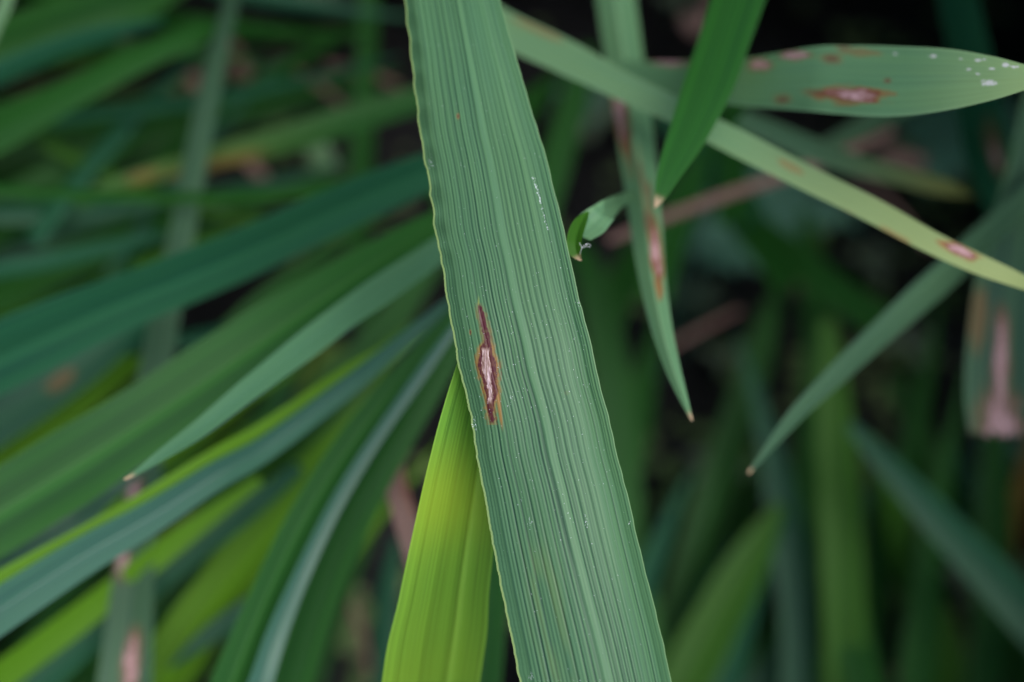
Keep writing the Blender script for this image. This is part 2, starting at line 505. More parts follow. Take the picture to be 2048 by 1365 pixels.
def smooth_interp(q, tab):
    """cubic through a table, by its first column"""
    t, v = tab[:, 0], tab[:, 1]
    m = np.gradient(v, t)
    i = np.clip(np.searchsorted(t, q, side='right') - 1, 0, len(t) - 2)
    h = t[i + 1] - t[i]; s = (q - t[i]) / h
    return (2 * s**3 - 3 * s**2 + 1) * v[i] + (s**3 - 2 * s**2 + s) * h * m[i] + (3 * s**2 - 2 * s**3) * v[i + 1] + (s**3 - s**2) * h * m[i + 1]


def hero_leaf():
    nu = 281
    ys = np.concatenate([np.linspace(-900, -70, 30)[:-1], np.linspace(-70, 1430, 1001), np.linspace(1430, 3200, 40)[1:]])
    nv = len(ys)
    xl = smooth_interp(ys, LE[:, ::-1]); xr = smooth_interp(ys, RE[:, ::-1]); dd = smooth_interp(ys, DE)
    ruf = sstep(-100, 90, ys) * sstep(640, 420, ys)
    wob = np.sin(ys / 66 * 2 * np.pi + 1.2 * np.sin(ys / 91))
    xl_ruf = ruf * 1.5 * wob + 1.3 * vnoise(ys / 17, 5) + 0.5 * vnoise(ys / 3.2, 15)
    xr_ruf = 0.8 * vnoise(ys / 23, 6)
    u = np.linspace(0, 1, nu)
    U, Y = np.meshgrid(u, ys)
    X = xl[:, None] * (1 - U) + xr[:, None] * U
    X = X + xl_ruf[:, None] * sstep(.16, 0, U)**2 + xr_ruf[:, None] * sstep(.92, 1, U)**2
    mid = smooth_interp(ys, np.array([(-900, .6), (-100, .585), (85, .565), (300, .535), (450, .52), (700, .53), (917, .545), (1171, .57), (1342, .585), (3200, .6)]))[:, None]
    uu = np.where(U < mid, U / mid * 0.5, 0.5 + (U - mid) / (1 - mid) * 0.5)       # 0.5 = the midrib
    wpx = (xr - xl)[:, None]
    # cross-section: gently arched, the left margin rolled under
    s2 = (uu - 0.5) * 2
    hwm = wpx * 0.5 * K * dd[:, None]
    h = -hwm * ((0.10 + 0.16 * (s2 < 0) + 0.24 * sstep(300, 1350, Y) * (s2 > 0)) * np.abs(s2)**1.6)
    h = h - hwm * (0.05 + 0.16 * sstep(420, 20, Y)) * sstep(0.15, 0.0, uu)**1.5 - hwm * 0.07 * sstep(0.9, 1.0, uu)
    h = h + hwm * 0.05 * (ruf * wob)[:, None] * sstep(0.16, 0.0, uu)**2
    h = h + hwm * 0.03 * vnoise2(uu * 5 + 3, Y / 260, 22)
    # veins
    jit = 0.0016 * vnoise2(uu * 7, Y / 520 + 5, 31)
    q = uu + jit
    fine = 0.5 + 0.5 * np.cos(2 * np.pi * (q * 43 + 0.25 * vnoise(q * 9, 32)))
    amp = 0.6 + 0.4 * vnoise2(q * 6 + 2, Y / 340, 33)
    amp = amp * (1 - 0.55 * sstep(0.62, 0.78, q) * sstep(560, 1150, Y)) * (1 - 0.55 * sstep(420, 60, Y))
    majors = [0.07, 0.125, 0.172, 0.228, 0.285, 0.333, 0.385, 0.43, 0.462, 0.545, 0.575, 0.618, 0.665, 0.712, 0.76, 0.815, 0.868, 0.925, 0.965]
    strength = [0.5, 0.6, 0.8, 0.7, 0.75, 0.9, 0.7, 0.8, 1.0, 0.8, 0.7, 0.9, 0.7, 0.75, 0.8, 0.6, 0.7, 0.8, 0.6]
    maj = np.zeros_like(q)
    for a, b in zip(majors, strength):
        wv = 0.75 + 0.35 * vnoise(Y / 300 + a * 300, 40)
        maj = np.maximum(maj, b * wv * np.exp(-((q - a) / 0.0058)**2))
    midb = np.exp(-(np.abs(uu - 0.505) / 0.026)**4)
    fine_h = amp * fine * (1 - .6 * midb)
    h = h + 1.6e-5 * (fine_h - 0.5) - 8e-5 * maj + 4.0e-5 * midb
    band = vnoise(q * 17, 71) * 0.5 + vnoise(q * 41, 72) * 0.3
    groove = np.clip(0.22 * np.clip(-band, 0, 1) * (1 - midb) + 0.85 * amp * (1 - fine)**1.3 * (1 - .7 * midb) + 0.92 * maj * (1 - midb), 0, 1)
    ridge = np.clip(0.10 * midb + 0.20 * np.clip(band, 0, 1) + 0.24 * fine_h * (0.6 + 0.4 * vnoise2(q * 30, Y / 60, 41)), 0, 1)
    margin = np.maximum(sstep(0.018, 0.008, U), sstep(0.989, 0.995, U))
    ridge = np.maximum(ridge, margin * np.where(U < .5, 1.0, .55)); mgy = margin * np.where(U < .5, .5, .12); groove = groove * (1 - margin)
    G3 = at(X, Y, np.broadcast_to(dd[:, None], X.shape))
    c0 = at(0.5 * (xl + xr), ys, dd)
    nrm0 = CAMP - c0; nrm0 /= np.linalg.norm(nrm0, axis=1, keepdims=True)
    G3 = G3 + nrm0[:, None, :] * h[..., None]
    # ---- the blast spot, by its own outline on the blade
    z = 300 / 1170.0
    lx = lambda a: 850 + a * z
    ly = lambda a: 550 + a * z
    yk = np.array([225, 260, 300, 360, 430, 500, 540, 570, 620, 690, 740, 770, 810, 850, 900, 950, 990, 1030, 1080, 1120, 1165.])
    xlk = np.array([416, 414, 422, 436, 452, 466, 462, 436, 430, 418, 424, 434, 450, 462, 472, 480, 487, 494, 500, 504, 516.])
    xrk = np.array([426, 438, 452, 466, 484, 498, 504, 510, 520, 546, 552, 552, 546, 546, 556, 552, 536, 528, 526, 532, 530.])
    yy = (Y - 550) / z; xx = (X - 850) / z
    wide = np.interp(yk, [225, 300, 500, 560, 1000, 1165], [3, 8, 9, 8, 8, 7]); xlk = xlk - wide; xrk = xrk + wide
    jx = 7 * vnoise2(xx / 11, yy / 34, 51) + 4 * vnoise2(xx / 6, yy / 9, 52)
    Lk = np.interp(yy, yk, xlk); Rk = np.interp(yy, yk, xrk)
    inr = (yy > 218) & (yy < 1172)
    din = np.minimum(xx + jx - Lk, Rk - (xx + jx))           # >0 inside, zoomed pixels
    din = np.where(inr, din, -60)
    endf = sstep(218, 250, yy) * sstep(1172, 1140, yy)
    rim = sstep(-7, 6, din) * endf * np.clip(.95 + .25 * vnoise2(xx / 9, yy / 22, 57), 0, 1)
    core_t = np.interp(yy, [300, 560, 600, 640, 800, 940, 985, 1010], [0, 0, 10, 14, 15, 12, 6, 0])
    skew = np.where(xx < (Lk + Rk) / 2, 1.0, 1.55)
    core = sstep(0, 7, din - 1.75 * core_t * skew) * sstep(560, 600, yy) * sstep(1015, 960, yy)
    streak = np.clip(0.5 + 0.9 * vnoise2(xx / 7, yy / 70, 53) + 0.35 * vnoise2(xx / 4, yy / 14, 54), 0, 1)
    core = core * np.clip(0.25 + 0.95 * streak, 0, 1)
    core = np.maximum(core, 0.16 * sstep(250, 300, yy) * sstep(430, 330, yy) * sstep(0, 8, din) * sstep(20, 8, xx - Lk))
    fuzz = 13 * vnoise2(xx / 16, yy / 26, 55)
    halo = 0.66 * sstep(-40, 0, din + fuzz) * np.interp(yy, [200, 260, 500, 560, 1000, 1172, 1200], [0, 0.35, 0.5, 1, 1, 0.5, 0])
    sx = np.interp(yy, [900, 1000, 1100, 1230], [566, 574, 588, 606]); swd = np.interp(yy, [900, 1000, 1230], [36, 26, 12])
    halo = np.maximum(halo, 0.72 * sstep(swd, swd * 0.1, np.abs(xx - sx)) * sstep(890, 930, yy) * sstep(1240, 1120, yy))
    smear = np.clip(vnoise2(xx / 10, yy / 45, 56) + 0.1, 0, 1) * sstep(640, 700, yy) * sstep(1040, 900, yy) * sstep(40, 5, np.abs(xx - 575))
    halo = np.maximum(halo, 0.55 * smear); rim = np.maximum(rim, 0.55 * smear**2)
    pale_up = sstep(150, 215, yy) * sstep(260, 225, yy) * sstep(9, 3, np.abs(xx - 417))
    yel = 0.5 * pale_up
    # single specks of rust
    for (px, py, rx, ry, k_) in ((916, 233, 3.2, 5.5, 0.8), (940, 665, 2.2, 5, 0.9), (1134, 786, 5, 4, 0.12), (983, 675, 2, 5, 0.35), (1002, 748, 2, 6, 0.4)):
        r = np.hypot((X - px) / rx, (Y - py) / ry)
        halo = np.maximum(halo, k_ * .45 * sstep(1.5, 0.8, r)); rim = np.maximum(rim, k_ * 0.95 * sstep(1.0, 0.3, r) * (k_ > 0.3))
    # faint yellowing low on the blade
    yel = np.maximum(yel, 0.10 * sstep(60, 12, np.abs(X - (1090 + (Y - 1200) * 0.2))) * sstep(1040, 1160, Y) * np.clip(0.5 + vnoise2(q * 40, Y / 70, 61), 0, 1))
    rim = rim * (1 - core); yel = np.maximum(yel, mgy)
    A = dict(core=core, pink=np.zeros_like(X), scar=np.zeros_like(X), rim=rim, halo=halo, yel=yel, dry=np.zeros_like(X), ridge=ridge, groove=groove)
    A = {k: v.ravel() for k, v in A.items()}
    P = G3.reshape(-1, 3); nrm = grid_normals(G3)
    ln = np.concatenate([[0], np.cumsum(np.linalg.norm(np.diff(c0, axis=0), axis=1))])
    uv = np.stack(np.broadcast_arrays(U, ln[:, None]), -1).reshape(-1, 2)
    F = grid_faces(nv, nu)
    fm = lambda a: a.ravel()[F].mean(1)
    main = inr & (din > -6)
    les = (fm((np.maximum(rim, core) * main)) > 0.3)
    mrf = (fm(np.abs(uu - 0.505)) < 0.024) & ~les
    mg = fm(U)
    mgf = ((mg < 0.016) | (mg > 0.9905)) & ~les & ~mrf
    root = empty('rice_leaf', P[-nu // 2])
    body = ~(les | mrf | mgf)
    mesh_from_grid('blade', P, F[body], uv, A, nrm, MAT['hero'], root)
    mesh_from_grid('midrib', P, F[mrf], uv, A, nrm, MAT['hero'], root)
    mesh_from_grid('margin', P, F[mgf & (mg < 0.5)], uv, A, nrm, MAT['hero'], root)
    mesh_from_grid('margin', P, F[mgf & (mg > 0.5)], uv, A, nrm, MAT['hero'], root)
    mesh_from_grid('lesion', P, F[les], uv, A, nrm, MAT['hero'], root)
    tag(root, 'sharp green rice leaf with one brown spindle-shaped spot, running down the middle', 'leaf')
    # dust grains lying on the blade
    vs, fs = [], []
    def grain(px, py, sz, st=1.0):
        j = int(np.clip(np.searchsorted(ys, py), 0, nv - 1))
        i = int(round((px - xl[j]) / (xr[j] - xl[j]) * (nu - 1)))
        if not 2 <= i <= nu - 3:
            return
        c_ = G3[j, i]; n_ = nrm[j * nu + i]
        if n_ @ (CAMP - c_) < 0:
            n_ = -n_
        t1 = G3[min(j + 1, nv - 1), i] - G3[j - 1, i]; t1 /= np.linalg.norm(t1); t2 = np.cross(n_, t1)
        b_ = len(vs)
        a0 = RNG.uniform(0, 6.28)
        k = 5
        for a in range(k):
            an = a0 + a * 6.283 / k; r = sz * RNG.uniform(0.6, 1.25)
            vs.append(c_ + n_ * 0.00001 + (t1 * math.cos(an) * st + t2 * math.sin(an)) * r)
        vs.append(c_ + n_ * sz * 0.9)
        for a in range(k):
            fs.append((b_ + a, b_ + (a + 1) % k, b_ + k))
    for _ in range(520):
        py = float(np.clip(RNG.normal(720, 330), 90, 1360)); uq = RNG.uniform(0.03, 0.97)
        xa, xb = np.interp(py, ys, xl), np.interp(py, ys, xr)
        grain(xa + (xb - xa) * uq, py, 10 ** RNG.uniform(-4.85, -4.38), RNG.uniform(0.7, 1.6))
    for _ in range(80):
        f = RNG.uniform(); py = 350 + 110 * f
        grain(1066 + 30 * f + RNG.normal(0, 1.5), py, 10 ** RNG.uniform(-4.8, -4.25), RNG.uniform(1, 3))
    for (cx, cy, nn) in ((860, 325, 16), (1160, 602, 22), (946, 848, 20), (1022, 792, 8), (1172, 1042, 12), (1060, 1045, 14), (1260, 1045, 8), (1060, 1352, 12)):
        for _ in range(nn):
            grain(cx + RNG.normal(0, 2.5), cy + RNG.normal(0, 6), 10 ** RNG.uniform(-4.75, -4.25), RNG.uniform(1, 2))
    me = bpy.data.meshes.new('dust_specks'); me.from_pydata([tuple(v) for v in vs], [], fs); me.materials.append(MAT['dust'])
    o = bpy.data.objects.new('dust_specks', me); COL.objects.link(o); o.parent = root; o.matrix_parent_inverse = root.matrix_basis.inverted()
    o['kind'] = 'stuff'


hero_leaf()

# ------------------------------------------------------------------ the other leaves, nearest first
R = ribbon
B = MAT['blue']; GR = MAT['green']; LM = MAT['lime']; PA = MAT['pale']; DU = MAT['dull']; MI = MAT['mid']; GL = MAT['gloss']; DR = MAT['dry']; OC = MAT['ochre']

R([(1040, 420, 6, .178), (1005, 560, 60, .176), (968, 720, 105, .174), (942, 850, 135, .1745), (915, 1000, 158,   .176, .5), (893, 1130, 174, .179, .15), (872, 1260, 186, .184, .18), (856, 1365, 190, .189, .25), (842, 1460, 190, .194)],
  MAT['bright'], 'bright yellow-green rice leaf emerging from under the sharp spotted leaf', fold=0.34, mid=0.49, twist=22, midrib=True, veins=11, vein_s=1.0, nu=201, nv=300, root_end='b', ground=(800, 2150), wave=.015)
R([(2130, 603, 4, .190, .5), (2048, 566, 27, .193, .8), (1950, 526, 41, .195, .75), (1860, 484, 45, .197, .65), (1742, 420, 49, .201, .5), (1600, 350, 50, .206, .3), (1430, 264, 51, .212), (1350, 222, 52, .216), (1250, 176, 56, .221), (1135, 117, 67, .228), (1015, 60, 70, .235), (880, -15, 70, .243), (760, -95, 67, .25)],
  PA, 'long pale narrow rice leaf slanting from top centre to the right edge, small pink spot', nu=41, nv=330, fold=.10, root_end='b', ground=(300, -500),
  spots=[(1922, 502, 66, 19, 'spot'), (1582, 334, 50, 12, 'halo'), (1890, 490, 30, 12, 'rust'), (1700, 432, 50, 8, 'rust'), (1790, 470, 60, 8, 'halo'), (1075, 60, 100, 12, 'halo')], twist=16)
R([(1310, 416, 3, .1885), (1321, 390, 25, .189), (1342, 337, 52, .191), (1378, 262, 80, .195), (1420, 160, 100, .201), (1474, 0, 106, .211), (1500, -90, 108, .217)],
  GR, 'smooth blade with pointed tip hanging over the long pale leaf', nu=31, nv=120, fold=.05, curl=-.12, root_end='b', ground=(1650, -650), drytip=.0022, twist=[8, 4, 0, -8, -16, -20, -20])
R([(2125, 154, 3, .174, .4), (2048, 156, 51, .1765, .35), (1981, 158, 87, .179, .25), (1895, 160, 118, .183, .12), (1793, 162, 136, .189), (1690, 158, 137, .196), (1622, 156, 128, .201), (1500, 162, 97, .212), (1400, 160, 82, .222), (1300, 152, 64, .232), (1200, 140, 40, .242)],
  MAT['grey'], 'horizontal leaf with rusty pink spots, white scars near its tip, upper right', nu=121, nv=330, fold=.06, curl=-.10, twist=24, veins=13, vein_s=.3,
  spots=[(1700, 190, 130, 30, 'spot'), (1650, 187, 70, 18, 'red'), (1592, 111, 60, 18, 'pink'), (1664, 119, 44, 17, 'red'), (1660, 119, 22, 9, 'red'), (1518, 132, 44, 26, 'pink'), (1640, 186, 60, 14, 'red'), (1720, 105, 80, 14, 'halo'), (1565, 198, 36, 18, 'red'), (1775, 162, 12, 9, 'red'), (1687, 96, 40, 8, 'red'), (1340, 124, 90, 16, 'pink'), (1978, 166, 34, 13, 'scar'), (1957, 121, 17, 6, 'scar'), (1969, 119, 8, 5, 'scar'), (2010, 131, 20, 9, 'scar'), (2030, 134, 15, 6, 'scar'), (1938, 139, 11, 5, 'scar'), (1955, 148, 10, 4, 'scar'), (1982, 138, 12, 5, 'scar'), (1866, 113, 14, 7, 'scar'), (1792, 108, 12, 5, 'scar'), (1921, 118, 9, 4, 'scar')])
R([(1384, 842, 4, .187), (1366, 795, 18, .189), (1345, 735, 30, .192), (1322, 650, 42, .197), (1303, 545, 53, .204), (1290, 430, 65, .213), (1274, 300, 72, .225), (1253, 150, 76, .238), (1232, 0, 76, .25), (1222, -90, 74, .256)],
  MAT['grey'], 'folded drooping leaf with red streaks and dry tip, hanging left of the smooth pointed blade', nu=41, nv=260, fold=-.65, root_end='b', ground=(1100, -600), drytip=.0018, midrib=True,
  spots=[(1312, 500, 110, 22, 'spot'), (1240, 228, 140, 28, 'spot'), (1257, 310, 70, 12, 'red'), (1296, 440, 70, 14, 'red'), (1318, 572, 50, 12, 'rust'), (1300, 395, 60, 9, 'red'), (1284, 360, 110, 9, 'red'), (1306, 455, 60, 14, 'red'), (1316, 545, 50, 16, 'red')])
R([(1497, 947, 4, .205), (1540, 893, 18, .208), (1600, 822, 32, .213), (1680, 744, 42, .22), (1750, 678, 48, .226), (1830, 605, 54, .232), (1900, 543, 56, .238), (1985, 462, 52, .246), (2070, 385, 46, .254), (2140, 320, 46, .26)],
  DU, 'grey-green leaf slanting down to a fine tip over the dark mud, right side', nu=25, nv=120, fold=-.2, root_end='b', ground=(2700, 300), drytip=.0013, twist=-30)
R([(2070, 330, 100, .262), (2050, 440, 130, .257), (2033, 560, 150, .252), (2022, 700, 168, .248), (2018, 800, 168, .246), (2016, 864, 150, .245)],
  DU, 'broad leaf at the right edge ending in a blunt torn end with pink dead streak', nu=61, nv=150, fold=.08, root_end='a', ground=(2700, -100), rag=.0012,
  spots=[(2000, 868, 170, 88, 'pink'), (2002, 740, 210, 34, 'pink'), (1958, 640, 120, 26, 'halo')])
R([(248, 960, 3, .187), (270, 948, 9, .188), (320, 913, 22, .190), (400, 858, 36, .194), (500, 778, 47, .199), (620, 685, 54, .206), (700, 624, 57, .211), (800, 555, 56, .218), (880, 500, 50, .224), (960, 440, 40, .23)],
  MAT['soft'], 'slender leaf with pale pointed tip lying over the wide green leaf, left', nu=25, nv=160, fold=.22, drytip=.0020, twist=12)
R([(960, 400, 30, .25), (880, 448, 60, .244), (760, 520, 84, .236), (650, 592, 104, .23), (500, 697, 128, .224), (350, 800, 142, .22), (150, 930, 152, .216), (-10, 1030, 160, .213), (-100, 1085, 160, .211)],
  GR, 'wide green leaf sweeping from behind the sharp leaf to the left edge', nu=81, nv=120, veins=7, vein_s=.6, fold=-.18, midrib=True, root_end='b', ground=(-700, 1500), twist=0)
R([(960, 560, 18, .235), (900, 610, 28, .232), (800, 690, 35, .228), (700, 770, 40, .223), (530, 897, 48, .217), (430, 953, 55, .213), (308, 1031, 63, .21), (171, 1110, 74, .207), (0, 1220, 86, .204), (-90, 1280, 90, .203)],
  GL, 'shiny blue-green folded leaf crossing the lower left above the other blades', nu=31, nv=120, fold=-.45, root_end='b', ground=(-600, 1700), twist=4)
R([(900, 600, 7, .235), (780, 690, 17, .230), (690, 745, 22, .227), (520, 862, 28, .222), (410, 925, 31, .218), (290, 1000, 34, .215), (150, 1082, 38, .212), (-20, 1175, 42, .209), (-100, 1222, 42, .208)],
  LM, 'added fresh green strip standing in for the light-filled upper half of the shiny folded leaf', nu=15, nv=70, fold=.1, root_end='b', ground=(-620, 1640), twist=10)  # added blade; its green stands for light through the upper fold half
R([(960, 560, 24, .229), (905, 640, 34, .228), (840, 715, 44, .226), (745, 830, 58, .223), (660, 950, 62, .221), (590, 1070, 64, .219), (520, 1220, 66, .218), (462, 1365, 74, .217), (432, 1450, 76, .217)],
  GR, 'steep saturated green leaf with pale left edge rising from the bottom edge', nu=31, nv=110, fold=-.35, midrib=True, root_end='b', ground=(340, 2100), twist=-4)
R([(950, 600, 12, .222), (900, 668, 19, .221), (845, 745, 24, .220), (745, 890, 26, .217), (672, 1010, 29, .215), (608, 1140, 34, .213), (555, 1265, 41, .212), (522, 1365, 49, .211), (496, 1450, 66, .211)],
  GL, 'bluish half of the steep green leaf, added as a separate blade for sky reflection', nu=31, nv=110, fold=-.3, root_end='b', ground=(430, 2100), twist=6)  # split-off right half of the fold, sky reflection put into its blue
R([(345, 895, 5, .236), (290, 930, 20, .234), (220, 978, 44, .232), (130, 1040, 74, .228), (0, 1112, 96, .225), (-90, 1165, 96, .224)],
  GL, 'green leaf with bluish sheen tucked under the wide green leaf, left edge', nu=25, nv=70, fold=.15, root_end='b', ground=(-700, 1600), twist=2)
R([(945, 620, 30, .245), (890, 715, 56, .242), (800, 868, 68, .238), (720, 1010, 72, .235), (645, 1180, 74, .233), (585, 1365, 78, .232), (560, 1450, 78, .232)],
  GR, 'green leaf right behind the steep folded leaf, lower left', nu=21, nv=80, fold=-.25, root_end='b', ground=(480, 2100))
R([(482, -110, 24, .30), (462, 0, 29, .295), (413, 205, 43, .286), (363, 467, 51, .276), (308, 758, 64, .264), (288, 949, 68, .257), (272, 1103, 74, .252), (250, 1365, 102, .246), (240, 1460, 106, .245)],
  DU, 'long upright grey-green leaf with three pink dead patches, far left', nu=41, nv=260, fold=.15, twist=[-38, -38, -34, -26, -6, 8, 14, 20, 20], root_end='b', ground=(200, 2200),
  spots=[(268, 985, 100, 26, 'pink'), (246, 1128, 62, 28, 'pink'), (263, 1325, 130, 30, 'pink'), (256, 1400, 60, 28, 'pink')])
R([(980, 290, 40, .262), (850, 345, 74, .256), (690, 412, 90, .25), (500, 500, 98, .244), (350, 562, 106, .24), (200, 622, 118, .237), (0, 712, 142, .234), (-100, 755, 148, .233)],
  B, 'broad blue-green leaf crossing the left side above the wide green leaf', nu=25, nv=80, fold=.14, root_end='b', ground=(-700, 1100), twist=-28)

# small curled tip beside the sharp leaf
R([(1330, 380, 20, .245), (1290, 386, 20, .232), (1252, 396, 22, .212), (1215, 420, 42, .187), (1185, 448, 56, .1835), (1160, 470, 44, .182)],
  MAT['grey'], 'small bluish curled leaf beside the sharp leaf, its fresh green end folded over', nu=21, nv=60, fold=.2, wave=.01, twist=[0, 0, 0, 12, 20, 25])
curl_tip = bpy.data.objects[[o.name for o in COL.objects][-1]]


def extra_part(name, pts, mat, parent, **kw):
    o = ribbon(pts, mat, None, name=name, parts=False, parent=parent, **kw)
    return o


extra_part('folded_end', [(1176, 424, 6, .1815), (1160, 448, 26, .179), (1150, 480, 30, .177), (1152, 505, 24, .1765), (1160, 519, 6, .1765), (1164, 521, 2, .1765)], MI, curl_tip, nu=21, nv=50, fold=.5, twist=-18, drytip=.0012)

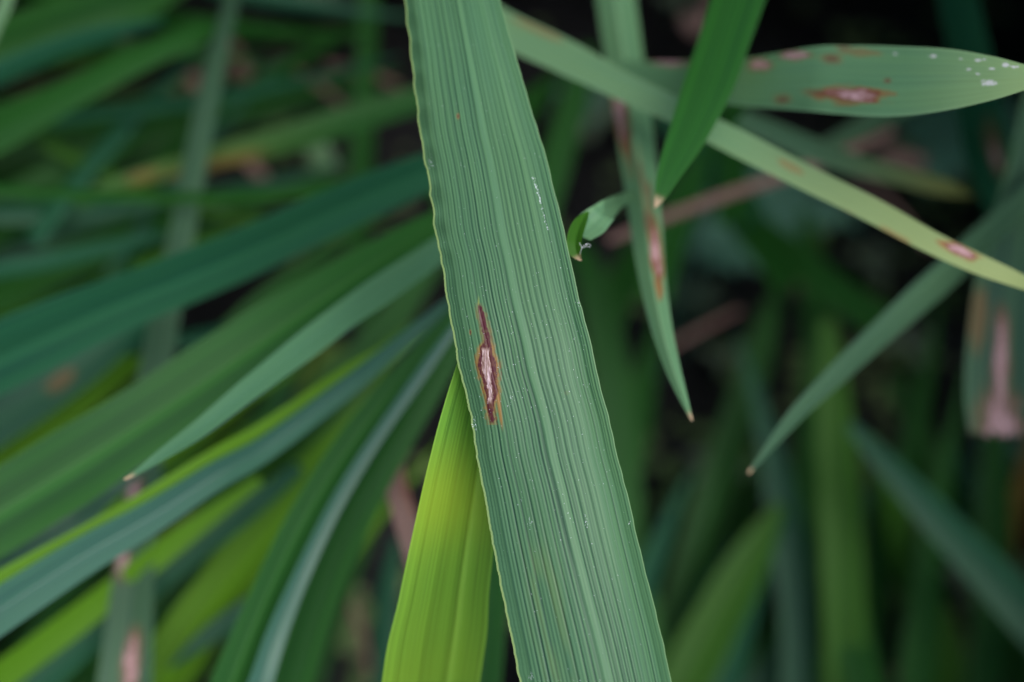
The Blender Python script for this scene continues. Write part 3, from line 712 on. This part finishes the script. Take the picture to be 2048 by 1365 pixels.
# leaves one layer deeper
deep = [
    # pts, material, label, fold, ground, root end
    ([(2030, 460, 60, .31), (1990, 360, 90, .305), (1965, 260, 92, .30), (1938, 110, 80, .295), (1915, 0, 76, .29), (1900, -100, 74, .288)], B, 'upright blue-green leaf with a red spot passing behind the spotted horizontal leaf', .1, (1900, -600), 'b'),
    ([(1480, 236, 36, .262), (1600, 288, 44, .264), (1700, 326, 42, .266, .05), (1800, 352, 38, .268, .22), (1890, 376, 34, .27, .4), (1945, 394, 8, .272, .45)], DU, 'dull leaf yellowing towards its end, below the long pale leaf', .1, None, None),
    ([(1560, 345, 10, .31), (1650, 300, 34, .31), (1750, 245, 42, .31), (1850, 190, 40, .312), (1960, 130, 36, .315)], DU, 'short dark leaf slanting up towards the spotted horizontal leaf', .1, None, None),
    ([(480, 40, 16, .30), (410, 62, 40, .29), (274, 120, 50, .285), (137, 190, 58, .28), (0, 258, 84, .275), (-100, 305, 90, .272)], GR, 'green leaf slanting down to the left edge, upper left', .12, (-700, 600), 'b'),
    ([(330, 40, 10, .29), (200, 72, 36, .285), (103, 103, 42, .28), (0, 146, 46, .275), (-90, 180, 46, .272)], B, 'narrow pale-edged leaf above the green leaf in the upper left', .15, (-700, 400), 'b'),
    ([(420, -60, 30, .31), (250, 10, 84, .30), (100, 62, 104, .295), (-30, 110, 110, .29), (-100, 140, 110, .29)], GR, 'broad dark green leaf filling the top left corner', .1, (-700, 300), 'b'),
    ([(26, -50, 16, .24), (14, 0, 26, .24), (-4, 46, 22, .24), (-30, 110, 20, .24)], PA, 'light sliver of leaf cut by the top left corner', .1, (-300, 500), 'b'),
    ([(860, 330, 24, .285), (700, 366, 26, .28), (550, 388, 24, .275), (350, 395, 22, .27), (170, 390, 21, .265), (0, 378, 20, .26), (-90, 370, 20, .258)], GR, 'thin thread-like level leaf over the left leaves', .2, (-600, 700), 'b'),
    ([(900, 175, 40, .31), (830, 200, 50, .308), (700, 240, 56, .305), (560, 282, 54, .302, .05), (420, 318, 44, .30, .12), (280, 356, 34, .298, .1), (150, 405, 28, .295)], GR, 'rust-tinged leaf reaching left from behind the sharp leaf', .1, None, None),
    ([(742, -100, 36, .36), (738, 0, 38, .36), (730, 200, 42, .355), (722, 350, 46, .35), (716, 480, 42, .345), (735, 640, 34, .34), (760, 760, 20, .34)], GR, 'upright green leaf with a yellow edge left of the sharp leaf', .2, (740, -500), 'a'),
    ([(520, 960, 20, .255), (350, 1085, 46, .252), (200, 1205, 54, .25), (60, 1312, 60, .248), (-60, 1400, 62, .247)], LM, 'yellow-green blade just below the shiny blue-green leaf', .1, (-500, 1900), 'b'),
    ([(600, 935, 24, .272), (520, 1000, 42, .268), (400, 1092, 50, .264), (250, 1215, 56, .26), (140, 1310, 60, .258), (20, 1420, 62, .256)], B, 'bluish blade under the yellow-green one, bottom left', .15, (-300, 2000), 'b'),
    ([(860, 720, 26, .29), (800, 782, 44, .287), (680, 905, 66, .283), (560, 1035, 86, .28), (470, 1145, 96, .277), (380, 1265, 106, .274), (280, 1420, 114, .27)], LM, 'wide fresh green leaf rising from the bottom edge, lower left', .12, (150, 2100), 'b'),
    ([(640, 920, 30, .30), (540, 1012, 54, .298), (430, 1112, 66, .296), (330, 1218, 76, .294), (210, 1335, 86, .292), (110, 1430, 90, .29)], GR, 'mid green leaf between the two fresh yellow-green blades, lower left', .1, (-100, 2100), 'b'),
    ([(340, 1335, 6, .268), (380, 1300, 26, .27), (440, 1255, 42, .272), (520, 1205, 48, .274), (600, 1150, 50, .28), (680, 1090, 30, .29)], B, 'short bluish blade tip lying across the fresh green leaf', .15, None, None),
    ([(740, 820, 26, .26), (775, 900, 40, .255), (800, 1000, 46, .25), (832, 1110, 48, .248), (870, 1230, 44, .246), (910, 1340, 40, .246), (940, 1450, 40, .246)], DR, 'dry pinkish leaf bending behind the bright yellow-green leaf', .15, (1000, 2100), 'b'),
    ([(330, 640, 30, .285), (250, 668, 62, .28), (160, 732, 82, .276), (60, 800, 92, .273), (-60, 875, 96, .27)], B, 'bluish leaf with a small pink patch below the broad crossing leaf', .12, (-600, 1300), 'b'),
    ([(330, 640, 30, .30), (290, 690, 54, .297), (200, 768, 64, .293), (100, 848, 66, .29), (-20, 940, 68, .287), (-90, 990, 68, .286)], LM, 'dark yellow-green blade above the wide green leaf, left edge', .1, (-600, 1400), 'b'),
    ([(330, 470, 16, .29), (200, 500, 30, .285), (80, 526, 34, .28), (-30, 545, 36, .278), (-90, 555, 36, .277)], B, 'faint bluish sliver of leaf above the broad crossing leaf', .1, (-600, 900), 'b'),
    ([(380, 420, 30, .33), (260, 470, 60, .33), (120, 530, 76, .325), (-20, 600, 84, .32), (-90, 630, 84, .32)], GR, 'dark green leaf behind the thin thread-like leaf', .1, (-600, 950), 'b'),
    ([(300, 260, 40, .33), (180, 330, 74, .325), (60, 400, 90, .32), (-60, 470, 96, .316)], GR, 'dark broad leaf below the green upper left leaf', .1, (-600, 850), 'b'),
    ([(1655, 640, 30, 0.365), (1664, 760, 56, 0.365), (1672, 880, 76, 0.363), (1680, 1000, 86, 0.360), (1685, 1150, 84, 0.357), (1690, 1300, 80, 0.355), (1694, 1430, 80, 0.353)], MI, 'broad upright green blade in the lower right', .12, (1700, 2100), 'b'),
    ([(1745, 880, 24, 0.385), (1775, 980, 44, 0.382), (1800, 1060, 58, 0.378), (1828, 1150, 70, 0.375), (1870, 1275, 86, 0.371), (1910, 1430, 92, 0.367)], MI, 'bright green blade fanning right of the broad upright one', .12, (1980, 2100), 'b'),
    ([(1700, 850, 20, 0.335), (1775, 932, 44, 0.333), (1890, 1055, 70, 0.330), (1980, 1150, 84, 0.327), (2060, 1235, 92, 0.325), (2130, 1310, 94, 0.323)], B, 'dark blue-green leaf slanting down to the lower right edge', .12, (2600, 1900), 'b'),
    ([(1780, 760, 20, 0.415), (1835, 870, 46, 0.412), (1885, 970, 52, 0.408), (1925, 1070, 54, 0.405), (1985, 1220, 56, 0.401), (2050, 1380, 58, 0.395), (2080, 1450, 58, 0.395)], GR, 'shaded blade behind the dark blue-green slanting leaf', .1, (2150, 2100), 'b'),
    ([(1560, 1010, 20, 0.375), (1505, 1110, 70, 0.372), (1450, 1210, 92, 0.369), (1390, 1325, 100, 0.365), (1340, 1430, 100, 0.363)], MI, 'light green blade leaning right at the bottom, beside the sharp leaf', .15, (1250, 2100), 'b'),
    ([(1655, 1010, 24, 0.395), (1620, 1120, 56, 0.392), (1580, 1240, 76, 0.389), (1545, 1350, 88, 0.385), (1520, 1440, 90, 0.383)], GR, 'green blade between the light leaning one and the upright one', .1, (1480, 2100), 'b'),
    ([(1760, 1010, 24, 0.410), (1748, 1130, 60, 0.405), (1742, 1260, 76, 0.401), (1738, 1430, 80, 0.395)], GR, 'shaded blade just right of the broad upright green one', .1, (1740, 2100), 'b'),
    ([(1520, 1060, 20, 0.395), (1470, 1120, 50, 0.392), (1420, 1200, 56, 0.388), (1380, 1280, 50, 0.385)], B, 'short greyish leaf above the light leaning blade', .1, None, None),
    ([(2090, 840, 30, 0.385), (2060, 930, 38, 0.385), (2030, 1030, 40, 0.383), (2005, 1120, 36, 0.380), (1985, 1180, 10, 0.379)], OC, 'ochre dying leaf at the lower right edge', .1, None, None),
    ([(1900, 880, 20, 0.405), (1950, 980, 46, 0.405), (1990, 1080, 54, 0.402), (2040, 1200, 56, 0.400), (2100, 1330, 56, 0.395)], B, 'dim bluish blade beside the ochre leaf', .1, (2250, 1900), 'b'),
    ([(1180, 90, 16, .36), (1155, 180, 50, .355), (1120, 300, 60, .35), (1085, 420, 60, .345), (1050, 540, 50, .34)], GR, 'dark green leaf slipping behind the sharp leaf, upper right of it', .1, None, None),
    ([(1150, 480, 30, .40), (1185, 560, 62, .395), (1215, 700, 74, .39), (1238, 860, 72, .385), (1255, 1010, 60, .38), (1290, 1200, 50, .375), (1330, 1430, 50, .37)], GR, 'dim upright leaf along the right edge of the sharp leaf', .1, (1380, 2000), 'b'),
    ([(1000, 1040, 20, .24), (985, 1150, 60, .24), (975, 1260, 70, .238), (965, 1365, 76, .236), (955, 1450, 76, .235)], GR, 'dark green strip of leaf between the two bright central leaves', .1, (930, 2100), 'b'),
    ([(790, 1080, 16, .30), (775, 1180, 40, .297), (768, 1290, 44, .294), (765, 1430, 46, .29)], B, 'dim bluish stalk-like blade left of the bright yellow-green leaf', .2, (760, 2100), 'b'),
    ([(780, 930, 20, .33), (740, 1010, 56, .327), (690, 1130, 70, .324), (640, 1260, 80, .32), (590, 1430, 84, .316)], GR, 'shaded green blade behind the steep folded leaf', .1, (520, 2100), 'b'),
    ([(1560, 560, 20, .42), (1520, 700, 56, .415), (1470, 860, 70, .41), (1420, 1010, 74, .405), (1370, 1180, 76, .40), (1320, 1330, 76, .395), (1300, 1430, 76, .39)], GR, 'dark leaf leaning over the mud below the fine-tipped leaf', .1, (1240, 1900), 'b'),
    ([(1610, 420, 20, .44), (1625, 560, 54, .435), (1640, 720, 66, .43), (1630, 900, 74, .42), (1620, 1080, 78, .41), (1610, 1250, 80, .40), (1600, 1430, 80, .395)], GR, 'dark upright leaf behind the broad upright green blade', .1, (1600, 1900), 'b'),
    ([(900, 480, 26, .33), (820, 590, 56, .325), (740, 700, 70, .32), (650, 800, 78, .315), (560, 900, 84, .31), (450, 1020, 88, .305), (300, 1190, 90, .30), (120, 1400, 90, .295)], GR, 'shaded leaf below the slender pale-tipped leaf', .12, (-100, 2000), 'b'),
    ([(930, 620, 26, .31), (860, 700, 48, .308), (770, 790, 58, .305), (680, 880, 62, .302), (600, 960, 64, .30), (480, 1090, 66, .296), (340, 1240, 68, .292), (180, 1420, 70, .288)], LM, 'thin fresh green leaf beneath the shiny blue-green folded leaf', .15, (0, 2100), 'b'),
]
for k_, (pts, mat, lab, fold, gnd, end) in enumerate(deep):
    sp = ()
    if 'red spot' in lab:
        sp = [(1990, 300, 110, 26, 'red'), (1992, 310, 60, 18, 'pink')]
    if 'small pink patch' in lab:
        sp = [(122, 762, 60, 26, 'halo')]
    if 'dry pinkish' in lab:
        sp = [(815, 985, 90, 14, 'red')]
    if 'rust-tinged' in lab:
        sp = [(430, 330, 160, 24, 'halo'), (290, 352, 60, 18, 'halo')]
    R(pts, mat, lab, fold=fold * (1 if k_ % 2 else -1), nu=25 if sp else 11, nv=140 if sp else 50, root_end=end, ground=gnd, spots=sp, twist=float(RNG.uniform(-34, -4) if pts[len(pts) // 2][1] < 620 else RNG.uniform(-14, 16)))

# dim leaves deep between the others
for k_ in range(34):
    if k_ < 14:      # left half: sweeping down to the left
        x0, y0 = RNG.uniform(350, 900), RNG.uniform(-40, 800); ang = math.radians(RNG.uniform(148, 172)) if y0 < 450 else math.radians(RNG.uniform(118, 150))
    elif k_ < 27:    # right half: rising from the bottom
        x0, y0 = RNG.uniform(1260, 2050), RNG.uniform(560, 1150); ang = math.radians(RNG.uniform(68, 116))
    else:            # upper right
        x0, y0 = RNG.uniform(1080, 2000), RNG.uniform(40, 420); ang = math.radians(RNG.uniform(30, 150))
    ln_ = RNG.uniform(500, 950) if k_ < 27 else RNG.uniform(250, 420); d0 = RNG.uniform(.37, .43); bend = RNG.uniform(-.25, .25)
    pp = []
    for f in (0, .15, .4, .7, 1):
        a_ = ang + bend * f
        pp.append((x0 + ln_ * f * math.cos(a_), y0 + ln_ * f * math.sin(a_), 6 + 62 * min(1, f * 2.2) * RNG.uniform(.85, 1.1), d0 - .03 * f))
    R(pp, (GR, GR, B, GR)[k_ % 4], 'dim green rice leaf deep in the shade, blurred between the clearer leaves', fold=.12, nu=9, nv=36, group='dim leaves deep in the shade', twist=float(RNG.uniform(-20, 10)))

for k_ in range(24):
    x0, y0 = RNG.uniform(420, 880), RNG.uniform(640, 1060); ang = math.radians(RNG.uniform(122, 150)); ln_ = RNG.uniform(700, 1100)
    d0 = RNG.uniform(.300, .34); bend = RNG.uniform(-.2, .2); w0 = RNG.uniform(16, 40)
    pp = []
    for f in (0, .15, .4, .7, 1):
        a_ = ang + bend * f
        pp.append((x0 + ln_ * f * math.cos(a_), y0 + ln_ * f * math.sin(a_), 5 + w0 * min(1, f * 2.5), d0 - .03 * f))
    R(pp, (LM, GR, MI, LM, GR, MI)[k_ % 6], 'narrow green blade in the blurred tangle of the lower left', fold=RNG.choice([-.3, .3]), nu=11, nv=36, group='blades of the lower left tangle', twist=float(RNG.uniform(-14, 18)))

for k_ in range(22):
    x0, y0 = RNG.uniform(350, 860), RNG.uniform(20, 560); ang = math.radians(RNG.uniform(135, 190)); ln_ = RNG.uniform(500, 950)
    d0 = RNG.uniform(.315, .37); bend = RNG.uniform(-.3, .3); w0 = RNG.uniform(16, 40)
    pp = []
    for f in (0, .15, .4, .7, 1):
        a_ = ang + bend * f
        pp.append((x0 + ln_ * f * math.cos(a_), y0 + ln_ * f * math.sin(a_), 5 + w0 * min(1, f * 2.5), d0 - .03 * f))
    R(pp, (GR, B, GR, B, MI)[k_ % 5], 'thin green blade in the blurred tangle of the upper left', fold=RNG.choice([-.3, .3]), nu=11, nv=36, group='blades of the upper left tangle', twist=float(RNG.uniform(-40, 5)))
for (x0, y0, x1, y1, w_, lb_) in ((560, 120, 720, 250, 13, 'thin brown stalk left of the upright yellow-edged leaf'), (330, 250, 250, 420, 12, 'thin brown stalk behind the rust-tinged leaf'),
                                 (650, 130, 800, 175, 14, 'thin olive stalk just left of the sharp leaf, near the top'), (1690, 330, 1860, 500, 12, 'thin brown stalk behind the pale slanting leaf'),
                                 (1330, 700, 1480, 620, 11, 'thin brown stalk crossing the dark mud right of the drooping tip'), (690, 1180, 740, 1365, 14, 'thin brown stalk low between the left blades and the bright yellow-green leaf')):
    R([(x0, y0, w_, .385), ((x0 + x1) / 2 + 8, (y0 + y1) / 2 - 6, w_, .385), (x1, y1, w_ * .8, .39)], DR, lb_, fold=-.8, nu=7, nv=24, name='dry_stalk', cat='stalk')

# dry stalk and straws
R([(1215, 482, 14, .30), (1330, 436, 20, .30), (1450, 392, 22, .30), (1560, 356, 22, .302), (1660, 318, 20, .305), (1790, 262, 16, .31)], DR,
  'thin brown stalk running behind the folded drooping leaf', fold=-.9, nu=9, nv=50, name='dry_stalk', cat='stalk')
straws = [
    ([(458, 80, 20, .40), (470, 112, 30, .405), (490, 150, 24, .41), (560, 230, 14, .43)], 'pinkish dry straw bit under the upright leaf, upper left'),
    ([(380, 150, 22, .42), (394, 168, 28, .42), (408, 190, 20, .42)], 'tiny pale scrap of dry leaf beside the long upright leaf'),
    ([(36, 385, 32, .36), (38, 410, 36, .36), (42, 435, 30, .36)], 'short pink scrap of dry leaf near the left edge'),
    ([(215, 65, 22, .40), (245, 92, 24, .40), (285, 122, 18, .40)], 'brown straw bit between the upper left leaves'),
    ([(490, 315, 24, .37), (520, 350, 22, .37), (555, 388, 20, .37)], 'brown straw bit below the rust-tinged leaf'),
    ([(1720, 1325, 20, .40), (1790, 1350, 26, .40), (1880, 1385, 26, .40)], 'pale pink straw at the bottom edge, lower right'),
    ([(1590, 545, 22, .50), (1608, 575, 32, .50), (1634, 612, 26, .50)], 'pinkish scrap lying on the dark mud'),
    ([(1370, 30, 26, .42), (1390, 60, 24, .42), (1420, 10, 20, .42), (1450, -40, 18, .42)], 'brown straw at the top edge beside the smooth pointed blade'),
    ([(1760, 310, 26, .40), (1800, 318, 34, .40), (1850, 330, 30, .40)], 'dusky dry leaf bit above the yellowing dull leaf'),
    ([(620, 285, 30, .38), (640, 308, 48, .38), (662, 345, 26, .38)], 'small bluish leaf tip under the rust-tinged leaf'),
]
for pts, lab in straws:
    bl = 'bluish' in lab
    R(pts, PA if bl else DR, lab, fold=-.3, nu=9, nv=24, name='leaf_scrap' if bl or 'leaf' in lab else 'straw', cat='leaf scrap' if bl or 'leaf' in lab else 'straw')


# ------------------------------------------------------------------ a thread caught on the curled tip
def tube(name, pts, r, mat, parent=None, k=5):
    pts = np.asarray(pts, float); n = len(pts)
    T = np.gradient(pts, axis=0); T /= np.linalg.norm(T, axis=1, keepdims=True)
    a = np.cross(T, np.array([0.31, 0.52, 0.8])); a /= np.linalg.norm(a, axis=1, keepdims=True)
    b = np.cross(T, a)
    an = np.linspace(0, 2 * np.pi, k, endpoint=False)
    rr = np.broadcast_to(np.asarray(r, float), (n,))
    V = pts[:, None, :] + (a[:, None, :] * np.cos(an)[None, :, None] + b[:, None, :] * np.sin(an)[None, :, None]) * rr[:, None, None]
    fs = [(i * k + j, i * k + (j + 1) % k, (i + 1) * k + (j + 1) % k, (i + 1) * k + j) for i in range(n - 1) for j in range(k)]
    me = bpy.data.meshes.new(name); me.from_pydata([tuple(v) for v in V.reshape(-1, 3)], [], fs); me.materials.append(mat)
    for p in me.polygons:
        p.use_smooth = True
    o = bpy.data.objects.new(name, me); COL.objects.link(o)
    if parent is not None:
        o.parent = parent; o.matrix_parent_inverse = parent.matrix_basis.inverted()
    return o


tp = [(1160, 508), (1163, 498), (1168, 491), (1174, 488), (1179, 489), (1181, 492), (1178, 495), (1174, 493), (1173, 489), (1169, 495), (1163, 494), (1159, 486)]
tS = catmull(np.array(tp, float), 60)
th = tube('thread', at(tS[:, 0], tS[:, 1], np.full(60, .1755)), 1.5e-5, MAT['thread'])
tag(th, 'tiny curled white thread caught on the small curled leaf', 'thread')

# ------------------------------------------------------------------ small weeds on the mud
WEED = [plain_mat('weed_blue_green', (0.07, 0.19, 0.13), (0.11, 0.24, 0.17), tfac=.3),
        plain_mat('weed_fresh', (0.10, 0.19, 0.03), (0.15, 0.25, 0.05), tfac=.35),
        plain_mat('weed_grey', (0.13, 0.18, 0.12), (0.2, 0.25, 0.17), tfac=.3)]


def leaflet(name, base, direc, up, ln, wd, mat, parent):
    direc = direc / np.linalg.norm(direc); side = np.cross(direc, up); side /= np.linalg.norm(side)
    vs, fs = [], []
    prof = [(0, .12), (.2, .7), (.45, 1.), (.7, .8), (.9, .4), (1., .05)]
    for t, w in prof:
        c_ = base + direc * ln * t + up * ln * (0.25 * t - 0.35 * t * t)
        vs += [c_ - side * wd * w / 2 + up * wd * .12 * w, c_, c_ + side * wd * w / 2 + up * wd * .12 * w]
    for i in range(len(prof) - 1):
        for j in range(2):
            a = i * 3 + j; fs.append((a, a + 1, a + 4, a + 3))
    me = bpy.data.meshes.new(name); me.from_pydata([tuple(v) for v in vs], [], fs); me.materials.append(mat)
    for p in me.polygons:
        p.use_smooth = True
    o = bpy.data.objects.new(name, me); COL.objects.link(o); o.parent = parent; o.matrix_parent_inverse = parent.matrix_basis.inverted()
    return o


def weed(px, py, size, n, mat, label, height=0.012, narrow=.5):
    g = on_ground(px, py, 0.0)
    root = empty('small_weed', (g[0], g[1], -0.003))
    top = g + np.array([0, 0, height])
    tube('stem', [g + np.array([0, 0, -0.003]), g * .6 + top * .4 + np.array([.001, 0, 0]), top], [.0012, .0010, .0008], mat, root)
    for k in range(n):
        an = k * 2.4 + RNG.uniform(-.3, .3)
        d_ = np.array([math.cos(an), math.sin(an), RNG.uniform(.0, .5)])
        base = g + np.array([0, 0, height * RNG.uniform(.5, 1.)])
        L_ = size * RNG.uniform(.7, 1.15)
        leaflet('leaf', base, d_, np.array([0, 0, 1.0]), L_, L_ * narrow, mat, root)
    tag(root, label, 'weed')


def sprig(pxs, mat, label, ln):
    """a creeping stem with paired leaflets"""
    P = np.array([on_ground(x, y, 0.065) for x, y in pxs])
    S_ = catmull(P, 14); S_[:, 2] += 0.006 * np.sin(np.linspace(0, 3.1, 14)); S_[0, 2] = -0.003
    root = empty('creeping_weed', S_[0])
    tube('stem', S_, .0011, mat, root)
    for i in range(1, 14):
        t_ = S_[min(i + 1, 13)] - S_[i - 1]; t_ /= np.linalg.norm(t_)
        sd2 = np.cross(t_, [0, 0, 1.0])
        for s_ in (-1, 1):
            leaflet('leaf', S_[i], t_ * .5 + sd2 * s_ + np.array([0, 0, .15]), np.array([0, 0, 1.0]), ln * RNG.uniform(.7, 1.1), ln * .45, mat, root)
    tag(root, label, 'weed')


sprig([(1400, 462), (1470, 452), (1545, 430), (1610, 400)], WEED[0], 'bluish creeping weed with paired leaflets below the long pale leaf', .020)
sprig([(1350, 512), (1420, 508), (1500, 498), (1570, 470)], WEED[0], 'lower bluish creeping weed with paired leaflets, beside the mud', .017)
sprig([(2060, 230), (2010, 265), (1930, 290), (1860, 300)], WEED[0], 'bluish creeping weed behind the upright leaf, right edge', .020)
weed(1460, 527, .011, 4, WEED[1], 'bright green seedling on the dark mud under the creeping weeds')
weed(1392, 632, .014, 5, WEED[2], 'greyish seedling on the mud right of the drooping leaf tip')
weed(1440, 757, .009, 4, WEED[2], 'small pale rosette alone on the bare dark mud')
weed(1606, 492, .012, 4, WEED[1], 'yellow-green seedling on the mud left of the pale leaf')
weed(1440, 975, .014, 5, WEED[2], 'pale weed below the fine tip of the grey-green leaf')
weed(1480, 958, .010, 4, WEED[1], 'tiny green seedling touching the pale weed below the fine tip')
weed(1725, 550, .013, 4, WEED[2], 'greyish seedling behind the fine-tipped slanting leaf')
weed(1815, 715, .014, 5, WEED[2], 'pale weed under the fine-tipped slanting leaf, right')
weed(1960, 1225, .016, 5, WEED[2], 'pale weed at the lower right below the slanting dark leaf')
weed(1995, 935, .014, 5, WEED[0], 'bluish seedling under the torn blunt leaf')
weed(640, 20, .016, 5, WEED[2], 'grey-green weed at the top edge left of the sharp leaf')
weed(545, 215, .016, 5, WEED[0], 'bluish weed among straw in the upper left gap')
weed(1165, 240, .020, 5, WEED[0], 'bluish weed in the dark gap right of the sharp leaf')
weed(1180, 275, .016, 4, WEED[2], 'greyish weed just below the bluish one in the dark gap')
weed(620, 770, .016, 5, WEED[1], 'green seedling in the dark gap under the slender leaf')
weed(1340, 30, .014, 4, WEED[2], 'grey weed at the top edge between two hanging leaves')

def duckweed():
    vs, fs = [], []
    for _ in range(1500):
        if RNG.uniform() < .75:
            cx, cy = RNG.uniform(-100, 2150), RNG.uniform(-100, 1450)
            cl = vnoise2(np.array(cx / 190), np.array(cy / 150), 91)
            if cl < RNG.uniform(-.3, .5):
                continue
            g = on_ground(cx, cy, 0.004)
        else:
            g = np.array([RNG.uniform(-.6, .6), RNG.uniform(0, .9), .004])
        for _k in range(RNG.integers(2, 5)):
            r = RNG.uniform(.0012, .0034); c_ = g + np.array([RNG.normal(0, .003), RNG.normal(0, .003), RNG.uniform(0, .002)])
            b_ = len(vs); tx, ty = RNG.uniform(-.3, .3, 2)
            for a in range(6):
                an = a * math.pi / 3
                vs.append(c_ + np.array([r * math.cos(an), r * .75 * math.sin(an), r * (tx * math.cos(an) + ty * math.sin(an))]))
            vs.append(c_ + np.array([0, 0, r * .25]))
            fs += [(b_ + a, b_ + (a + 1) % 6, b_ + 6) for a in range(6)]
    me = bpy.data.meshes.new('duckweed'); me.from_pydata([tuple(v) for v in vs], [], fs)
    me.materials.append(plain_mat('duckweed', (0.05, 0.11, 0.03), (0.17, 0.22, 0.09), scale=25, tfac=.2))
    o = bpy.data.objects.new('duckweed', me); COL.objects.link(o)
    o['kind'] = 'stuff'; o['label'] = 'tiny floating weeds scattered over the dark mud'


duckweed()

# ------------------------------------------------------------------ the rest of the rice stand, all around the view
def rice_stand():
    RNG = np.random.default_rng(23)
    vs, fs = [], []
    tries = 0; made = 0
    while made < 4200 and tries < 40000:
        tries += 1
        r = 0.06 + 1.3 * RNG.uniform() ** 1.3 ; a = RNG.uniform(0, 2 * np.pi)
        b = np.array([r * math.cos(a), 0.33 + r * math.sin(a), -0.003])
        ang = RNG.uniform(0, 2 * np.pi); ln = RNG.uniform(0.3, 0.85); lean = RNG.uniform(0.15, 0.9); wd = RNG.uniform(.005, .008)
        t = np.linspace(0, 1, 10)[:, None]
        out = np.array([math.cos(ang), math.sin(ang), 0])
        c_ = b + out * ln * lean * t**1.8 + np.array([0, 0, 1.0]) * ln * (t * (1 - .15 * lean) - .55 * lean * t**2.6)
        if (c_[1:, 2] < 0.0).any():
            continue
        tt = np.linspace(0, 9, 70); fine_c = np.stack([np.interp(tt, np.arange(10), c_[:, q]) for q in range(3)], 1)
        x, y, d = to_px(fine_c); mg_ = 60 + wd / (K * np.maximum(d, .03))
        if ((d > 0) & (x > -mg_) & (x < 2048 + mg_) & (y > -mg_) & (y < 1365 + mg_)).any():
            continue
        if (np.linalg.norm(fine_c - CAMP, axis=1) < 0.16).any() or ((np.abs(c_[:, 0]) < .28) & (c_[:, 1] < .12) & (c_[:, 2] > .25)).any():
            continue
        T = np.gradient(c_, axis=0); sdv = np.cross(T, [0, 0, 1.0]) + 1e-6; sdv = np.cross(out, [0, 0, 1.0])
        w = wd * np.array([.5, .7, .9, 1, 1, 1, .9, .75, .45, .04])[:, None]
        o0 = len(vs)
        for i in range(10):
            vs += [c_[i] - sdv * w[i], c_[i] + np.array([0, 0, -wd * .25]) , c_[i] + sdv * w[i]]
        for i in range(9):
            for j in range(2):
                q = o0 + i * 3 + j; fs.append((q, q + 1, q + 4, q + 3))
        made += 1
    me = bpy.data.meshes.new('rice_stand'); me.from_pydata([tuple(v) for v in vs], [], fs)
    me.materials.append(MAT['green'])
    for p in me.polygons:
        p.use_smooth = True
    uvl = me.uv_layers.new(name='UVMap')
    idx = np.empty(len(me.loops), np.int32); me.loops.foreach_get('vertex_index', idx)
    uvs = np.stack([(idx % 3) / 2, (idx // 3) % 10 * .05], -1).astype(np.float32)
    uvl.data.foreach_set('uv', uvs.ravel())
    o = bpy.data.objects.new('rice_stand', me); COL.objects.link(o)
    o['kind'] = 'stuff'; o['label'] = 'mass of other rice leaves standing all around'
    print('stand', made, tries)


rice_stand()
